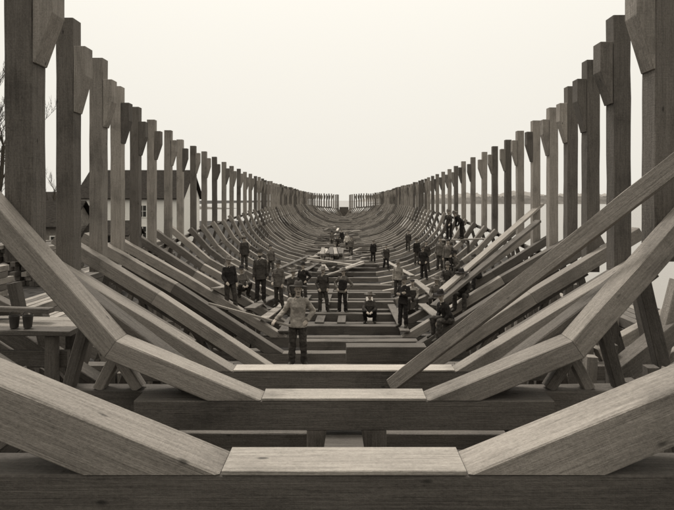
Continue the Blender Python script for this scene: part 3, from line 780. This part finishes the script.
def house(x0, x1, y0, y1, zw, zr, cols, rows, label, wall=M_WALL, chim=True, name='house'):
    e = empty(name, ((x0+x1)/2, (y0+y1)/2, .2), label, 'house' if name == 'house' else 'shed')
    ym = (y0+y1)/2
    parts = []
    z = .2
    while z < zw-.01:
        parts.append(([(x0, y0, z), (x1, y0, z), (x1, y1, z), (x0, y1, z), (x0+.03, y0+.03, z+.25), (x1-.03, y0+.03, z+.25), (x1-.03, y1-.03, z+.25), (x0+.03, y1-.03, z+.25)],
                      [(0, 1, 5, 4), (1, 2, 6, 5), (2, 3, 7, 6), (3, 0, 4, 7), (0, 3, 2, 1)])); z += .25
    parts.append(([(x0+.03, y0+.03, z), (x0+.03, y1-.03, z), (x0+.03, ym, zr-.1), (x1-.03, y0+.03, z), (x1-.03, y1-.03, z), (x1-.03, ym, zr-.1)], [(0, 2, 1), (3, 4, 5)]))
    multi('wall', parts, wall, e)
    ov = .5; th = .15
    v = [(x0-ov, y0-ov, z-.25), (x1+ov, y0-ov, z-.25), (x1+ov, ym, zr), (x0-ov, ym, zr), (x0-ov, y1+ov, z-.25), (x1+ov, y1+ov, z-.25)]
    v += [(a, b2, c+th) for (a, b2, c) in v]
    f = [(0, 3, 2, 1), (3, 4, 5, 2), (6, 7, 8, 9), (9, 8, 11, 10), (0, 1, 7, 6), (4, 10, 11, 5), (0, 6, 9, 3), (3, 9, 10, 4), (1, 2, 8, 7), (2, 5, 11, 8)]
    mesh_obj('roof', v, f, M_ROOF, e)
    if chim:
        cx = x0+(x1-x0)*.3
        multi('chimney', [box(cx-.4, cx+.4, ym-.4, ym+.4, zr-.6, zr+1.1), box(cx-.48, cx+.48, ym-.48, ym+.48, zr+1.1, zr+1.25)], M_ROOF, e)
    for r_ in range(rows):
        for c_ in range(cols):
            wx = x0+(x1-x0)*(c_+.5)/cols; wz = 1.2+r_*3.0
            multi('window', [box(wx-.62, wx-.5, y0-.06, y0+.04, wz-.1, wz+1.7), box(wx+.5, wx+.62, y0-.06, y0+.04, wz-.1, wz+1.7),
                 box(wx-.5, wx+.5, y0-.06, y0+.04, wz+1.6, wz+1.7), box(wx-.5, wx+.5, y0-.09, y0+.04, wz-.1, wz), box(wx-.03, wx+.03, y0-.045, y0, wz, wz+1.6), box(wx-.5, wx+.5, y0-.045, y0, wz+.78, wz+.84)], M_WALL, e)
            mesh_obj('pane', [(wx-.5, y0-.03, wz), (wx+.5, y0-.03, wz), (wx+.5, y0-.03, wz+1.6), (wx-.5, y0-.03, wz+1.6)], [(0, 1, 2, 3)], M_GLASS, e)
    return e
house(-38, -23.2, 80, 90, 6.9, 11.0, 4, 2, 'two storey white clapboard house with dark shingled gable roof', chim=False)
house(-33.6, -28.6, 58, 64, 3.9, 6.4, 2, 1, 'low grey board shed with dark shingled roof', chim=False, name='shed', wall=M_WALL2)
house(-62, -52, 100, 110, 5.0, 8.0, 3, 1, 'small clapboard house with dark gable roof and chimney', chim=True)
house(-27.5, -23.4, 60, 64, 2.8, 4.2, 1, 1, 'small dark board hut beside the stacked lumber', chim=False, name='shed', wall=M_WALL2)
for (x, y, n, k) in ((-17, 36, 5, 5), (-21, 30, 4, 7), (-15.5, 27, 4, 4), (-24, 44, 6, 8), (-19, 52, 6, 7), (-30, 50, 7, 7), (-9.5, 13, 5, 5), (-12, 18, 6, 6), (-12.5, 9.5, 6, 5)):
    e = empty('lumber_stack', (x, y, .3), 'stack of sawn timbers on the open yard ground', 'lumber stack', 'lumber stacks on the yard')
    for j in range(k):
        for i in range(n):
            beam('timber', (x+i*.42+R.uniform(-.05, .05), y-3+R.uniform(-.6, .6), .5+j*.36), (x+i*.42, y+3+R.uniform(-.6, .6), .5+j*.36), .36, .33, tm(.6), e)

M_BARK = plain('bark', (0.07, 0.06, 0.048), 1, .3, 10, .4)
def tube(a, b, r0, r1, seg=5):
    d = (b-a).normalized(); u = d.orthogonal().normalized(); v = d.cross(u); vs = []
    for (p, r) in ((a, r0), (b, r1)):
        for k in range(seg): an = 2*math.pi*k/seg; vs.append(p+(u*math.cos(an)+v*math.sin(an))*r)
    return vs, [(k, (k+1) % seg, (k+1) % seg+seg, k+seg) for k in range(seg)]
def tree(x, y, h, seed, label, maxlev=4):
    rr = random.Random(seed); e = empty('bare_tree', (x, y, .2), label, 'tree', 'bare trees by the yard')
    T_, C_ = [], []
    def grow(p, d, L, r, lev):
        n = 4; q = p
        for i in range(n):
            d = (d + Vector((rr.gauss(0, .12), rr.gauss(0, .12), rr.gauss(.05, .08)))).normalized()
            q2 = q + d*(L/n); r1 = r*(1-.55*(i+1)/n) if lev else r*(1-.5*(i+1)/n)
            r0 = r*(1-.55*i/n) if lev else r*(1-.5*i/n)
            (T_ if lev == 0 else C_).append(tube(q, q2, r0, r1, 8 if lev == 0 else 4))
            q = q2
            if lev < maxlev and (i > 0 or lev > 0):
                for _ in range(3 if lev == 0 else 2):
                    a = rr.uniform(0, 6.28); sp = Vector((math.cos(a), math.sin(a), rr.uniform(.3, 1.1)))
                    grow(q, (d*.8+sp*.7).normalized(), L*rr.uniform(.3, .5), max(r1*.5, .01), lev+1)
    grow(Vector((x, y, .1)), Vector((0, 0, 1)), h*.75, h*.017, 0)
    multi('trunk', [([tuple(q) for q in v], f) for v, f in T_], M_BARK, e)
    multi('crown', [([tuple(q) for q in v], f) for v, f in C_], M_BARK, e)
tree(-27.6, 43, 14.5, 1, 'tall bare leafless tree at the edge of the yard')
tree(-52, 100, 11, 4, 'small bare leafless tree near the houses', 3)
tree(-47, 92, 9, 2, 'small bare leafless tree near the houses', 3)

# ---------------------------------------------------------------- light, sky, camera
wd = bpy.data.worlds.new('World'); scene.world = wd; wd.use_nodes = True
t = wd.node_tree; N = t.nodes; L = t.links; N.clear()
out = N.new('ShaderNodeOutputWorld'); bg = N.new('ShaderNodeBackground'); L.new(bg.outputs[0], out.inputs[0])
sky = N.new('ShaderNodeTexSky'); sky.sky_type = 'NISHITA'; sky.sun_disc = False
SE, SA = math.radians(66), math.radians(-40)
sky.sun_elevation = SE; sky.sun_rotation = SA; sky.dust_density = 4
hs = N.new('ShaderNodeHueSaturation'); hs.inputs['Saturation'].default_value = 0
L.new(sky.outputs[0], hs.inputs['Color'])
mx = N.new('ShaderNodeMix'); mx.data_type = 'RGBA'; mx.inputs['Factor'].default_value = .9
L.new(hs.outputs[0], mx.inputs['A']); mx.inputs['B'].default_value = (9.6, 9.2, 8.3, 1)
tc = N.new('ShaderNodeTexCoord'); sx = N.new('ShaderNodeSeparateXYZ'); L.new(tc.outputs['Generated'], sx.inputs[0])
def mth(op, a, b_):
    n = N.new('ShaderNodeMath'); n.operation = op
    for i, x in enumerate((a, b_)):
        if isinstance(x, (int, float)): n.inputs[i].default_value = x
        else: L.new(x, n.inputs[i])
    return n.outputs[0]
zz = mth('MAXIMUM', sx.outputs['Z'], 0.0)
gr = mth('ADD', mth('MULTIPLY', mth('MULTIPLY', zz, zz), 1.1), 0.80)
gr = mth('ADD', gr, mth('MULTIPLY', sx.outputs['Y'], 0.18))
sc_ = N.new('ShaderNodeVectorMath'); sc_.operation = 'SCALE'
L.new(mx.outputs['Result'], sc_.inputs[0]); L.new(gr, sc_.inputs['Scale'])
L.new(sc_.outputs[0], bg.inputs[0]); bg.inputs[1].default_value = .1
sd = bpy.data.lights.new('sun', 'SUN'); sd.energy = 2.4; sd.angle = math.radians(15); sd.color = (1, .955, .90)
so = bpy.data.objects.new('sun', sd); COL.objects.link(so)
dirv = Vector((math.sin(SA)*math.cos(SE), math.cos(SA)*math.cos(SE), math.sin(SE)))
so.rotation_euler = dirv.to_track_quat('Z', 'Y').to_euler()
cd = bpy.data.cameras.new('camera'); co = bpy.data.objects.new('camera', cd); COL.objects.link(co)
co.location = (0, 0, H); co.rotation_euler = (math.radians(90), 0, 0)
cd.sensor_width = 36; cd.lens = F/674*36; cd.shift_x = -(CX-337)/674; cd.shift_y = -(255-CY)/674
cd.clip_start = .05; cd.clip_end = 12000
scene.camera = co
scene.view_settings.view_transform = 'Standard'; scene.view_settings.look = 'None'; scene.view_settings.exposure = 0
